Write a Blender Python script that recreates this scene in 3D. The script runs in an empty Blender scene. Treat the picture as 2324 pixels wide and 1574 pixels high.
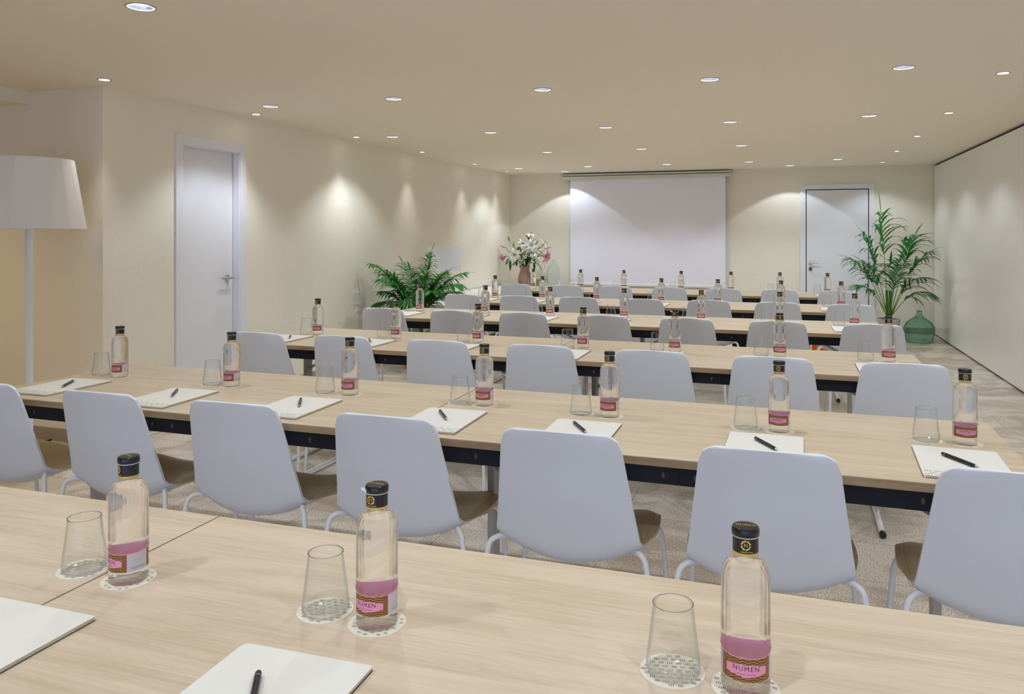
import bpy, bmesh, math, random
from mathutils import Vector, Matrix
random.seed(7)
SC = bpy.context.scene
COL = SC.collection
R = math.radians

# ------------------------------------------------------------------ camera
F = 1760.0; CX = 1200.0; HY = 532.0; IW = 2324.0; IH = 1574.0
YAW = math.atan((1779 - CX) / F)
H = 1.38; HT = 0.745; HC = 2.349
CO, SI = math.cos(YAW), math.sin(YAW)
cam_d = bpy.data.cameras.new('camera'); cam = bpy.data.objects.new('camera', cam_d); COL.objects.link(cam)
cam.location = (0, 0, H); cam.rotation_euler = (R(90), 0, YAW)
cam_d.sensor_width = 36; cam_d.lens = F / IW * 36
cam_d.shift_x = (IW / 2 - CX) / IW; cam_d.shift_y = -(IH / 2 - HY) / IW
cam_d.clip_start = 0.05
SC.camera = cam

# ------------------------------------------------------------------ exposure, world
SC.view_settings.view_transform = 'Standard'; SC.view_settings.look = 'None'
SC.view_settings.exposure = 0.37; SC.view_settings.gamma = 1; SC.view_settings.use_curve_mapping = False
w = bpy.data.worlds.new('world'); SC.world = w; w.use_nodes = True
w.node_tree.nodes['Background'].inputs[0].default_value = (0.48, 0.63, 1.0, 1)
w.node_tree.nodes['Background'].inputs[1].default_value = 1.6     # cool daylight fill, let in by an opening added behind the camera
SC.cycles.adaptive_threshold = 0.035
SC.cycles.max_bounces = 11; SC.cycles.diffuse_bounces = 6; SC.cycles.glossy_bounces = 4
SC.cycles.transmission_bounces = 8; SC.cycles.transparent_max_bounces = 18
SC.cycles.sample_clamp_indirect = 4.0; SC.cycles.caustics_refractive = True; SC.cycles.caustics_reflective = False

# light settings: cool ceiling downlights, small warm-white wall washers
P_BIG = 23.0; C_BIG = (0.79, 0.895, 1.0)
P_SMALL = 15.0; C_SMALL = (0.97, 0.95, 1.0)

# ------------------------------------------------------------------ photo helpers (used to read positions off tables and floor)
def un(u, v, z):
    a = (u - CX) / F; b = -(v - HY) / F; t = (z - H) / b
    return (t * (a * CO - SI), t * (a * SI + CO))
def atY(u, Y):
    a = (u - CX) / F
    return Y * (a * CO - SI) / (a * SI + CO)

# ------------------------------------------------------------------ object helpers
def tag(o, label=None, cat=None, group=None, kind=None):
    if label: o['label'] = label
    if cat: o['category'] = cat
    if group: o['group'] = group
    if kind: o['kind'] = kind
    return o
def empty(name, loc=(0, 0, 0), rz=0.0):
    o = bpy.data.objects.new(name, None); o.empty_display_size = 0.1
    o.location = loc; o.rotation_euler = (0, 0, rz); COL.objects.link(o); return o
def copy_tree(o, parent=None):
    c = o.copy(); COL.objects.link(c)
    if parent: c.parent = parent
    for ch in list(o.children): copy_tree(ch, c)
    return c

class MB:
    """collects geometry for one mesh"""
    def __init__(s): s.v = []; s.f = []; s.m = []; s.sm = []
    def add(s, vs, fs, mi=0, smooth=False):
        b = len(s.v); s.v += [tuple(p) for p in vs]
        for f in fs:
            s.f.append([b + i for i in f]); s.m.append(mi); s.sm.append(smooth)
    def box(s, x0, x1, y0, y1, z0, z1, mi=0):
        vs = [(x0,y0,z0),(x1,y0,z0),(x1,y1,z0),(x0,y1,z0),(x0,y0,z1),(x1,y0,z1),(x1,y1,z1),(x0,y1,z1)]
        s.add(vs, [(0,3,2,1),(4,5,6,7),(0,1,5,4),(1,2,6,5),(2,3,7,6),(3,0,4,7)], mi)
    def grid(s, P, mi=0, smooth=True, close_u=False, close_v=False):
        n = len(P); m = len(P[0]); vs = [p for r in P for p in r]; fs = []
        for i in range(n if close_u else n - 1):
            for j in range(m if close_v else m - 1):
                a = i*m+j; b = i*m+(j+1)%m; c = ((i+1)%n)*m+(j+1)%m; d = ((i+1)%n)*m+j
                fs.append((a, b, c, d))
        s.add(vs, fs, mi, smooth)
    def lathe(s, prof, seg=32, c=(0,0), mi=0, smooth=True, cap0=False, cap1=False, flute=0.0, nfl=0, fl=(0,0)):
        P = []
        for r, z in prof:
            row = []
            for k in range(seg):
                a = 2*math.pi*k/seg; rr = r
                if nfl and fl[0] < z < fl[1]: rr = r - flute*(0.5-0.5*math.cos(nfl*a))
                row.append((c[0]+rr*math.cos(a), c[1]+rr*math.sin(a), z))
            P.append(row)
        s.grid(P, mi, smooth, close_v=True)
        if cap0: s.add(P[0], [tuple(range(seg))[::-1]], mi)
        if cap1: s.add(P[-1], [tuple(range(seg))], mi)
    def tube(s, pts, r, seg=10, mi=0, caps=True, smooth=True):
        pts = [Vector(p) for p in pts]; n = len(pts)
        rs = r if isinstance(r, (list, tuple)) else [r]*n
        rows = []; up = None
        for i, p in enumerate(pts):
            t = (pts[min(i+1, n-1)] - pts[max(i-1, 0)]).normalized()
            if up is None:
                up = Vector((0,0,1)) if abs(t.z) < 0.9 else Vector((1,0,0))
            x = t.cross(up).normalized(); up = x.cross(t).normalized()
            rows.append([tuple(p + (x*math.cos(2*math.pi*k/seg) + up*math.sin(2*math.pi*k/seg))*rs[i]) for k in range(seg)])
        s.grid(rows, mi, smooth, close_v=True)
        if caps:
            s.add(rows[0], [tuple(range(seg))], mi); s.add(rows[-1], [tuple(range(seg))[::-1]], mi)
    def prism(s, poly, z0, z1, mi=0):
        n = len(poly)
        s.add([(x,y,z0) for x,y in poly]+[(x,y,z1) for x,y in poly],
              [tuple(range(n))[::-1], tuple(range(n,2*n))]+[(i,(i+1)%n,n+(i+1)%n,n+i) for i in range(n)], mi)
    def build(s, name, mats, parent=None, bevel=0.0, fix=True, loc=None):
        me = bpy.data.meshes.new(name); me.from_pydata(s.v, [], s.f); me.update()
        if not isinstance(mats, (list, tuple)): mats = [mats]
        for m in mats: me.materials.append(m)
        for p, mi, sm in zip(me.polygons, s.m, s.sm): p.material_index = mi; p.use_smooth = sm
        if fix:
            bm = bmesh.new(); bm.from_mesh(me); bmesh.ops.remove_doubles(bm, verts=bm.verts, dist=1e-5)
            bmesh.ops.recalc_face_normals(bm, faces=bm.faces)
            for e in bm.edges:
                if len(e.link_faces) == 2 and e.calc_face_angle(0) > 0.75: e.smooth = False
            bm.to_mesh(me); bm.free()
        o = bpy.data.objects.new(name, me); COL.objects.link(o)
        if parent: o.parent = parent
        if loc: o.location = loc
        if bevel > 0:
            md = o.modifiers.new('edge', 'BEVEL'); md.width = bevel; md.segments = 2; md.limit_method = 'ANGLE'; md.angle_limit = R(40)
        return o

def bez(P, n=8):
    """smooth polyline through points (Catmull-Rom)"""
    P = [Vector(p) for p in P]; out = []
    Q = [P[0]*2-P[1]] + P + [P[-1]*2-P[-2]]
    for i in range(1, len(Q)-2):
        for k in range(n):
            t = k/n
            out.append(0.5*((2*Q[i])+(Q[i+1]-Q[i-1])*t+(2*Q[i-1]-5*Q[i]+4*Q[i+1]-Q[i+2])*t*t+(-Q[i-1]+3*Q[i]-3*Q[i+1]+Q[i+2])*t**3))
    out.append(P[-1]); return out

def text_faces(body, size, spacing=1.0, bold=0.0):
    cu = bpy.data.curves.new('lettering', 'FONT'); cu.body = body; cu.size = size; cu.align_x = 'CENTER'; cu.align_y = 'CENTER'
    cu.space_character = spacing; cu.resolution_u = 2; cu.offset = bold
    ob = bpy.data.objects.new('lettering', cu); COL.objects.link(ob)
    dg = bpy.context.evaluated_depsgraph_get(); dg.update()
    me = bpy.data.meshes.new_from_object(ob.evaluated_get(dg))
    vs = [(v.co.x, v.co.y) for v in me.vertices]; fs = [tuple(p.vertices) for p in me.polygons]
    bpy.data.objects.remove(ob); bpy.data.curves.remove(cu); bpy.data.meshes.remove(me)
    return vs, fs

# ------------------------------------------------------------------ materials
class NT:
    def __init__(s, name):
        s.m = bpy.data.materials.new(name); s.m.use_nodes = True; s.t = s.m.node_tree; s.t.nodes.clear()
        s.out = s.n('ShaderNodeOutputMaterial')
    def n(s, typ, **kw):
        nd = s.t.nodes.new(typ)
        for k, v in kw.items(): setattr(nd, k, v)
        return nd
    def l(s, a, b): s.t.links.new(a, b)
    def math(s, op, a, b=None):
        nd = s.n('ShaderNodeMath', operation=op)
        for i, x in enumerate((a, b)):
            if x is None: continue
            if isinstance(x, (int, float)): nd.inputs[i].default_value = x
            else: s.l(x, nd.inputs[i])
        return nd.outputs[0]
def c4(c): return (c[0], c[1], c[2], 1)
def pmat(name, col, rough=0.5, metal=0.0, spec=0.5, bump=0.0, bscale=60, var=0.0, vscale=3, coat=0.0):
    k = NT(name); p = k.n('ShaderNodeBsdfPrincipled'); k.l(p.outputs[0], k.out.inputs[0])
    p.inputs['Base Color'].default_value = c4(col); p.inputs['Roughness'].default_value = rough
    p.inputs['Metallic'].default_value = metal; p.inputs['Specular IOR Level'].default_value = spec
    if coat: p.inputs['Coat Weight'].default_value = coat; p.inputs['Coat Roughness'].default_value = 0.1
    if bump or var:
        tc = k.n('ShaderNodeTexCoord')
    if var:
        no = k.n('ShaderNodeTexNoise'); no.inputs['Scale'].default_value = vscale; no.inputs['Detail'].default_value = 3; k.l(tc.outputs['Object'], no.inputs['Vector'])
        mx = k.n('ShaderNodeMixRGB'); mx.inputs[1].default_value = c4([x*(1-var) for x in col]); mx.inputs[2].default_value = c4([min(1, x*(1+var)) for x in col])
        k.l(no.outputs[0], mx.inputs[0]); k.l(mx.outputs[0], p.inputs['Base Color'])
    if bump:
        n2 = k.n('ShaderNodeTexNoise'); n2.inputs['Scale'].default_value = bscale; n2.inputs['Detail'].default_value = 4; k.l(tc.outputs['Object'], n2.inputs['Vector'])
        bp = k.n('ShaderNodeBump'); bp.inputs['Strength'].default_value = bump; bp.inputs['Distance'].default_value = 0.01
        k.l(n2.outputs[0], bp.inputs['Height']); k.l(bp.outputs[0], p.inputs['Normal'])
    return k.m
def emit(name, col, st):
    k = NT(name); e = k.n('ShaderNodeEmission'); e.inputs[0].default_value = c4(col); e.inputs[1].default_value = st
    k.l(e.outputs[0], k.out.inputs[0]); return k.m
def thin_glass(name, tint=(0.985, 0.99, 0.99), edge=(0.58, 0.60, 0.64), gl=0.5, base=0.015, haze=0.0, hcol=(1,1,1)):
    """thin-walled glass: clear face-on, darker and more mirror-like at grazing angles"""
    k = NT(name); lw = k.n('ShaderNodeLayerWeight'); lw.inputs[0].default_value = 0.12
    mx = k.n('ShaderNodeMixRGB'); mx.inputs[1].default_value = c4(tint); mx.inputs[2].default_value = c4(edge); k.l(k.math('POWER', lw.outputs['Facing'], 2.0), mx.inputs[0])
    tr = k.n('ShaderNodeBsdfTransparent'); k.l(mx.outputs[0], tr.inputs[0])
    g = k.n('ShaderNodeBsdfGlossy'); g.inputs['Roughness'].default_value = 0.02; g.inputs[0].default_value = (0.95, 0.97, 1, 1)
    fac = k.math('MULTIPLY_ADD', lw.outputs['Fresnel'], gl); fac.node.inputs[2].default_value = base
    ms = k.n('ShaderNodeMixShader'); k.l(fac, ms.inputs[0]); k.l(tr.outputs[0], ms.inputs[1]); k.l(g.outputs[0], ms.inputs[2])
    last = ms.outputs[0]
    if haze:
        d = k.n('ShaderNodeBsdfDiffuse'); d.inputs[0].default_value = c4(hcol); m2 = k.n('ShaderNodeMixShader'); m2.inputs[0].default_value = haze
        k.l(last, m2.inputs[1]); k.l(d.outputs[0], m2.inputs[2]); last = m2.outputs[0]
    k.l(last, k.out.inputs[0]); return k.m
def solid_glass(name, ior=1.34, clear=0.25):
    k = NT(name); g = k.n('ShaderNodeBsdfGlass'); g.inputs['IOR'].default_value = ior; g.inputs['Roughness'].default_value = 0.0
    g.inputs[0].default_value = (1.0, 1.0, 1.0, 1)
    t = k.n('ShaderNodeBsdfTransparent'); ms = k.n('ShaderNodeMixShader'); ms.inputs[0].default_value = clear
    k.l(g.outputs[0], ms.inputs[1]); k.l(t.outputs[0], ms.inputs[2]); k.l(ms.outputs[0], k.out.inputs[0]); return k.m
def wood_mat(name, c1, c2, c3, axis=0):
    k = NT(name); p = k.n('ShaderNodeBsdfPrincipled'); k.l(p.outputs[0], k.out.inputs[0])
    tc = k.n('ShaderNodeTexCoord'); oi = k.n('ShaderNodeObjectInfo')
    off = k.math('MULTIPLY', oi.outputs['Random'], 37.0)
    ad = k.n('ShaderNodeVectorMath', operation='ADD'); cb = k.n('ShaderNodeCombineXYZ'); k.l(off, cb.inputs[0]); k.l(off, cb.inputs[1])
    k.l(tc.outputs['Object'], ad.inputs[0]); k.l(cb.outputs[0], ad.inputs[1])
    mp = k.n('ShaderNodeMapping'); mp.inputs['Scale'].default_value = (0.9, 11, 11); k.l(ad.outputs[0], mp.inputs[0])
    n1 = k.n('ShaderNodeTexNoise'); n1.inputs['Scale'].default_value = 1.6; n1.inputs['Detail'].default_value = 5; n1.inputs['Distortion'].default_value = 0.8; k.l(mp.outputs[0], n1.inputs[0])
    m2 = k.n('ShaderNodeMapping'); m2.inputs['Scale'].default_value = (3.5, 110, 110); k.l(ad.outputs[0], m2.inputs[0])
    n2 = k.n('ShaderNodeTexNoise'); n2.inputs['Scale'].default_value = 1.5; n2.inputs['Detail'].default_value = 3; n2.inputs['Distortion'].default_value = 0.4; k.l(m2.outputs[0], n2.inputs[0])
    m3 = k.n('ShaderNodeMapping'); m3.inputs['Scale'].default_value = (1.3, 6.5, 6.5); k.l(ad.outputs[0], m3.inputs[0])
    n3 = k.n('ShaderNodeTexNoise'); n3.inputs['Scale'].default_value = 1.0; n3.inputs['Detail'].default_value = 1.5; n3.inputs['Distortion'].default_value = 0.5; k.l(m3.outputs[0], n3.inputs[0])
    rings = k.math('FRACT', k.math('MULTIPLY', n3.outputs[0], 16.0))
    rings = k.math('POWER', rings, 3.0)
    f = k.math('ADD', k.math('MULTIPLY', n1.outputs[0], 0.62), k.math('MULTIPLY', n2.outputs[0], 0.38))
    f = k.math('ADD', f, k.math('MULTIPLY', rings, -0.045))
    cr = k.n('ShaderNodeValToRGB'); e = cr.color_ramp.elements
    e[0].position = 0.36; e[0].color = c4(c1); e[1].position = 0.62; e[1].color = c4(c3)
    x = cr.color_ramp.elements.new(0.49); x.color = c4(c2)
    k.l(f, cr.inputs[0]); k.l(cr.outputs[0], p.inputs['Base Color'])
    p.inputs['Roughness'].default_value = 0.38; p.inputs['Specular IOR Level'].default_value = 0.4
    bp = k.n('ShaderNodeBump'); bp.inputs['Strength'].default_value = 0.06; bp.inputs['Distance'].default_value = 0.002; k.l(n2.outputs[0], bp.inputs['Height']); k.l(bp.outputs[0], p.inputs['Normal'])
    return k.m
def tile_mat(name):
    k = NT(name); p = k.n('ShaderNodeBsdfPrincipled'); k.l(p.outputs[0], k.out.inputs[0])
    tc = k.n('ShaderNodeTexCoord')
    br = k.n('ShaderNodeTexBrick'); br.offset = 0.37; br.inputs['Scale'].default_value = 1.0
    br.inputs['Brick Width'].default_value = 0.75; br.inputs['Row Height'].default_value = 0.42; br.inputs['Mortar Size'].default_value = 0.0018
    br.inputs['Mortar Smooth'].default_value = 0.1
    br.inputs['Color1'].default_value = (0.56, 0.47, 0.37, 1); br.inputs['Color2'].default_value = (0.78, 0.73, 0.66, 1); br.inputs['Mortar'].default_value = (0.30, 0.25, 0.20, 1)
    k.l(tc.outputs['Object'], br.inputs['Vector'])
    n1 = k.n('ShaderNodeTexNoise'); n1.inputs['Scale'].default_value = 2.2; n1.inputs['Detail'].default_value = 3; n1.inputs['Distortion'].default_value = 2.0; k.l(tc.outputs['Object'], n1.inputs[0])
    cr = k.n('ShaderNodeValToRGB'); cr.color_ramp.elements[0].position = 0.42; cr.color_ramp.elements[0].color = (0.80, 0.765, 0.71, 1)
    cr.color_ramp.elements[1].position = 0.55; cr.color_ramp.elements[1].color = (1.05, 1.05, 1.05, 1); k.l(n1.outputs[0], cr.inputs[0])
    vo = k.n('ShaderNodeTexNoise'); vo.inputs['Scale'].default_value = 150; vo.inputs['Detail'].default_value = 2.5; vo.inputs['Roughness'].default_value = 0.7; k.l(tc.outputs['Object'], vo.inputs[0])
    c2 = k.n('ShaderNodeValToRGB'); c2.color_ramp.elements[0].position = 0.40; c2.color_ramp.elements[0].color = (0.50, 0.43, 0.38, 1)
    c2.color_ramp.elements[1].position = 0.54; c2.color_ramp.elements[1].color = (1.12, 1.12, 1.12, 1); k.l(vo.outputs[0], c2.inputs[0])
    a = k.n('ShaderNodeMixRGB', blend_type='MULTIPLY'); a.inputs[0].default_value = 1; k.l(br.outputs[0], a.inputs[1]); k.l(cr.outputs[0], a.inputs[2])
    b = k.n('ShaderNodeMixRGB', blend_type='MULTIPLY'); b.inputs[0].default_value = 1; k.l(a.outputs[0], b.inputs[1]); k.l(c2.outputs[0], b.inputs[2])
    k.l(b.outputs[0], p.inputs['Base Color']); p.inputs['Roughness'].default_value = 0.4; p.inputs['Specular IOR Level'].default_value = 0.4
    return k.m
def attr_mat(name, rough=0.4):
    k = NT(name); p = k.n('ShaderNodeBsdfPrincipled'); at = k.n('ShaderNodeAttribute'); at.attribute_name = 'print'
    k.l(at.outputs['Color'], p.inputs['Base Color']); p.inputs['Roughness'].default_value = rough; k.l(p.outputs[0], k.out.inputs[0]); return k.m
def leaf_mat(name, c1, c2, rough=0.35):
    k = NT(name); p = k.n('ShaderNodeBsdfPrincipled'); tc = k.n('ShaderNodeTexCoord'); no = k.n('ShaderNodeTexNoise'); no.inputs['Scale'].default_value = 7
    k.l(tc.outputs['Object'], no.inputs[0]); mx = k.n('ShaderNodeMixRGB'); mx.inputs[1].default_value = c4(c1); mx.inputs[2].default_value = c4(c2)
    k.l(no.outputs[0], mx.inputs[0]); k.l(mx.outputs[0], p.inputs['Base Color']); p.inputs['Roughness'].default_value = rough
    tl = k.n('ShaderNodeBsdfTranslucent'); k.l(mx.outputs[0], tl.inputs[0]); ms = k.n('ShaderNodeMixShader'); ms.inputs[0].default_value = 0.2
    k.l(p.outputs[0], ms.inputs[1]); k.l(tl.outputs[0], ms.inputs[2]); k.l(ms.outputs[0], k.out.inputs[0]); return k.m

WALL = pmat('cream_wall_paint', (0.88, 0.83, 0.71), 0.85, spec=0.2, bump=0.15, bscale=25, var=0.015)
CEIL = pmat('cream_ceiling_paint', (0.92, 0.845, 0.71), 0.9, spec=0.1)
PANEL = pmat('white_panel_laminate', (0.90, 0.885, 0.85), 0.28, spec=0.5)
DOOR = pmat('white_door_lacquer', (0.82, 0.82, 0.87), 0.4)
FLOOR = tile_mat('terrazzo_tiles')
SKIRT = pmat('stone_skirting', (0.36, 0.29, 0.22), 0.5, var=0.15, vscale=8)
WOOD = wood_mat('light_oak_laminate', (0.56, 0.435, 0.30), (0.64, 0.51, 0.365), (0.695, 0.565, 0.42))
EDGE = wood_mat('oak_edge_band', (0.30, 0.20, 0.10), (0.38, 0.27, 0.15), (0.44, 0.32, 0.19))
BLACK = pmat('black_metal_beam', (0.010, 0.010, 0.016), 0.5, spec=0.25)
BOLT = pmat('bolt_recess', (0.07, 0.06, 0.055), 0.5)
GREYMET = pmat('grey_painted_steel', (0.50, 0.48, 0.45), 0.4)
WHITEMET = pmat('white_painted_steel', (0.85, 0.85, 0.88), 0.35)
CHAIRW = pmat('white_chair_plastic', (0.755, 0.78, 0.835), 0.42, spec=0.4)
OLIVE = pmat('olive_brown_leather', (0.60, 0.475, 0.255), 0.38, spec=0.5, bump=0.05, bscale=300)
STITCH = pmat('olive_thread', (0.30, 0.23, 0.11), 0.8)
CHROME = pmat('brushed_steel', (0.62, 0.60, 0.58), 0.25, metal=1.0)
GLASS = thin_glass('drinking_glass')
RIMG = thin_glass('polished_glass_rim', tint=(0.84, 0.86, 0.90), edge=(0.58, 0.60, 0.68), gl=0.9, base=0.30)
GBASE = thin_glass('thick_glass_base', tint=(0.995, 0.995, 0.99), edge=(0.82, 0.82, 0.82), gl=0.6, base=0.03)
BOTTLE = solid_glass('water_and_bottle_glass')
PINK = pmat('pink_label_back', (0.93, 0.42, 0.54), 0.5)
PRINT = attr_mat('printed_label')
INK = pmat('dark_ink', (0.02, 0.015, 0.02), 0.5)
INKL = pmat('pale_grey_ink', (0.42, 0.44, 0.42), 0.6)
GOLD = pmat('gold_foil', (0.72, 0.50, 0.10), 0.35, metal=0.5)
CAPB = pmat('black_cap_plastic', (0.010, 0.009, 0.014), 0.22)
SEAL = pmat('clear_seal_tape', (0.8, 0.8, 0.82), 0.3)
COAST = pmat('cream_card', (0.80, 0.73, 0.58), 0.8)
PAPER = pmat('ivory_cover_paper', (0.78, 0.745, 0.68), 0.75)
PAGES = pmat('page_edges', (0.66, 0.60, 0.46), 0.8)
DARKC = pmat('dark_back_cover', (0.03, 0.028, 0.05), 0.6)
PENB = pmat('black_pen_barrel', (0.012, 0.012, 0.018), 0.25)
SHADE = pmat('white_lamp_shade', (0.86, 0.85, 0.83), 0.6)
LINEN = pmat('pale_linen_shade', (0.90, 0.90, 0.94), 0.7, bump=0.05, bscale=200)
SCREENW = pmat('matte_white_screen', (0.88, 0.87, 0.97), 0.8, spec=0.1)
CASE = pmat('ivory_screen_case', (0.70, 0.68, 0.60), 0.4)
GREENG = thin_glass('green_demijohn_glass', tint=(0.62, 0.84, 0.74), edge=(0.10, 0.40, 0.36), gl=0.8, base=0.05, haze=0.07, hcol=(0.16, 0.50, 0.40))
CLEARG = thin_glass('clear_demijohn_glass', tint=(0.93, 0.97, 0.96), edge=(0.45, 0.62, 0.62), gl=0.8, base=0.04, haze=0.02, hcol=(0.7, 0.85, 0.82))
ORANGEG = thin_glass('amber_demijohn_glass', tint=(0.95, 0.38, 0.04), edge=(0.5, 0.12, 0.01), gl=0.8, base=0.05, haze=0.35, hcol=(0.85, 0.22, 0.02))
YELLOWG = thin_glass('yellow_jar_glass', tint=(0.75, 0.72, 0.2), edge=(0.45, 0.42, 0.08), gl=0.6, haze=0.3, hcol=(0.65, 0.62, 0.12))
LAMPG = thin_glass('lamp_base_glass', tint=(0.86, 0.88, 0.93), edge=(0.40, 0.43, 0.48), gl=0.9, base=0.10)
CLAY = pmat('pinkish_clay', (0.36, 0.215, 0.17), 0.5, var=0.35, vscale=9)
POTW = pmat('pale_pot_plastic', (0.62, 0.60, 0.60), 0.3)
POTT = pmat('terracotta', (0.5, 0.3, 0.22), 0.7)
SOIL = pmat('dark_soil', (0.05, 0.035, 0.025), 0.9, bump=0.6, bscale=40)
CONSOLE = pmat('white_console_lacquer', (0.85, 0.83, 0.78), 0.4)
LEAF1 = leaf_mat('areca_leaf', (0.02, 0.17, 0.02), (0.06, 0.34, 0.05))
LEAF2 = leaf_mat('kentia_leaf', (0.014, 0.10, 0.02), (0.07, 0.32, 0.08), 0.25)
STEMG = pmat('green_stem', (0.10, 0.28, 0.04), 0.5)
LILYL = leaf_mat('lily_leaf', (0.012, 0.075, 0.02), (0.03, 0.13, 0.03))
PETW = leaf_mat('white_petal', (0.86, 0.86, 0.82), (0.9, 0.9, 0.86), 0.5)
PETP = leaf_mat('pink_petal', (0.75, 0.16, 0.36), (0.88, 0.42, 0.58), 0.5)
BUDG = leaf_mat('green_bud', (0.25, 0.36, 0.06), (0.35, 0.5, 0.12), 0.5)
BUDP = leaf_mat('pink_bud', (0.75, 0.25, 0.35), (0.85, 0.5, 0.5), 0.5)
STAMEN = pmat('brown_anther', (0.22, 0.06, 0.02), 0.7)
REFL = pmat('cool_reflector', (0.72, 0.80, 1.0), 0.18, metal=0.9)
TRIM = pmat('ceiling_trim_ring', (0.45, 0.43, 0.38), 0.5)
LENS = emit('lit_lens', (0.86, 0.92, 1.0), 14.0)
LENSW = emit('lit_warm_lens', (1.0, 0.97, 0.94), 9.0)
GAP = pmat('dark_gap', (0.01, 0.01, 0.015), 0.7)
CORDW = pmat('white_cord', (0.8, 0.79, 0.76), 0.5)
CORDB = pmat('black_rubber', (0.015, 0.015, 0.015), 0.5)

# ------------------------------------------------------------------ room shell
XL, XR, YB, YC, YF = -4.236, 1.968, 11.93, 3.952, -3.2
def struct(o): o['kind'] = 'structure'; return o
m = MB(); m.box(-7.5, XR+0.3, YF-0.2, YB+0.2, -0.1, 0); struct(m.build('floor', FLOOR))
# ceiling with real recesses for the downlights
BIG = [(x, y) for y in (4.95, 6.87, 10.72) for x in (-3.68, -2.64, -1.53, -0.44, 0.66)]
BIG += [(-2.64, 8.72), (-1.53, 8.72), (-0.44, 8.72), (-3.20, 11.50), (0.08, 11.46)]
BIG += [(-2.60, 2.62), (-1.55, 2.62), (-0.44, 2.62), (0.66, 2.62)]
BIG += [(x, y) for y in (0.5, -1.6) for x in (-2.64, -1.53, -0.44, 0.66)]
SMALL = [(-4.04, y) for y in (3.78, 5.25, 6.79, 8.27, 9.90, 11.22)] + [(1.25, y) for y in (1.9, 3.6, 5.31, 6.92, 8.46, 9.91, 11.35)]
m = MB(); m.box(-7.5, XR+0.3, YF-0.2, YB+0.2, HC, HC+0.12)
ce = struct(m.build('ceiling', CEIL))
cut = MB()
for x, y in BIG: cut.lathe([(0.056, HC-0.05), (0.056, HC+0.06)], 28, (x, y), cap0=True, cap1=True)
for x, y in SMALL: cut.lathe([(0.034, HC-0.05), (0.034, HC+0.05)], 20, (x, y), cap0=True, cap1=True)
cu = cut.build('cutter', CEIL)
md = ce.modifiers.new('holes', 'BOOLEAN'); md.object = cu; md.operation = 'DIFFERENCE'; md.solver = 'EXACT'
dg = bpy.context.evaluated_depsgraph_get(); dg.update()
nm = bpy.data.meshes.new_from_object(ce.evaluated_get(dg)); ce.modifiers.clear(); ce.data = nm; bpy.data.objects.remove(cu)
for p in ce.data.polygons: p.use_smooth = False

# wall_left with the opening of door_1
DY0, DY1, DZ = 4.650, 5.295, 2.055      # clear opening
m = MB(); m.box(XL-0.2, XL, YC, DY0, 0, HC); m.box(XL-0.2, XL, DY1, YB+0.2, 0, HC); m.box(XL-0.2, XL, DY0, DY1, DZ, HC); m.box(XL-0.25, XL-0.201, DY0-0.1, DY1+0.1, 0, HC)  # last box: unseen slab behind the door, added to block light
struct(m.build('wall_left', WALL, fix=False))
m = MB(); m.box(-7.5, XL-0.2, YC, YC+0.2, 0, HC)
struct(m.build('wall_left_return', WALL, fix=False))
m = MB(); m.box(-7.6, -7.3, YF, YC+0.1, 0, HC); struct(m.build('wall_far_left', WALL))
m = MB(); m.box(-7.5, -3.0, YF-0.2, YF, 0, HC); struct(m.build('wall_front_light_block', WALL))  # unseen partial wall, added to keep the cool fill off the left side
m = MB(); m.box(-7.4, -4.87, YF, YC, 2.263, HC); struct(m.build('trim_1', WALL))
m = MB(); m.box(XL-0.2, XR+0.3, YB, YB+0.2, 0, HC); struct(m.build('wall_back', WALL))
m = MB(); m.box(XR+0.03, XR+0.3, YF, YB, 0, HC); wr = struct(m.build('wall_right', GAP))
edges = [11.92, 10.83, 9.68, 8.53, 7.38, 6.23, 5.08, 3.93, 2.78, 1.63, 0.48, -0.67, -1.82, -3.1]
for a, b in zip(edges[1:], edges[:-1]):
    m = MB(); m.box(XR, XR+0.05, a+0.0015, b-0.0015, 0.02, HC-0.03)
    m.build('panel', PANEL, wr, bevel=0.0015)
# skirting
def skirt(name, x0, x1, y0, y1):
    m = MB(); m.box(x0, x1, y0, y1, 0, 0.085); struct(m.build(name, SKIRT, bevel=0.002))
skirt('baseboard_left', XL, XL+0.012, YC-0.012, 4.584)
skirt('baseboard_left_2', XL, XL+0.012, 5.361, YB)
skirt('baseboard_left_return', -7.3, XL, YC-0.0125, YC-0.0005)
skirt('baseboard_back', XL+0.012, 0.225, YB-0.012, YB); skirt('baseboard_back_2', 1.213, XR, YB-0.012, YB)

# doors
def lever(parent, base, out, along, L=0.12):
    b = Vector(base); o = Vector(out); a = Vector(along)
    h = MB(); h.tube([b, b+o*0.010], 0.025, 20); h.tube([b+o*0.008, b+o*0.050], 0.009, 12)
    h.tube([b+o*0.048-a*0.018, b+o*0.048+a*L], 0.0095, 12); return h
d1 = empty('door_1', (XL, (DY0+DY1)/2, 0)); struct(d1)
def rel(o, P): o.parent = P; o.location = -Vector(P.location); return o
m = MB(); m.box(XL-0.10, XL-0.06, DY0, DY1, 0, DZ); rel(m.build('leaf', DOOR, bevel=0.001), d1)
m = MB()
m.box(XL-0.0, XL+0.014, 4.584, DY0+0.005, 0, 2.121); m.box(XL, XL+0.014, DY1-0.005, 5.361, 0, 2.121); m.box(XL, XL+0.014, DY0+0.006, DY1-0.006, DZ-0.005, 2.121)
m.box(XL-0.055, XL+0.004, DY0-0.0, DY0+0.012, 0, DZ); m.box(XL-0.055, XL+0.004, DY1-0.012, DY1, 0, DZ); m.box(XL-0.055, XL+0.004, DY0, DY1, DZ-0.012, DZ)
rel(m.build('frame', DOOR, bevel=0.0015, fix=False), d1)
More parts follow.
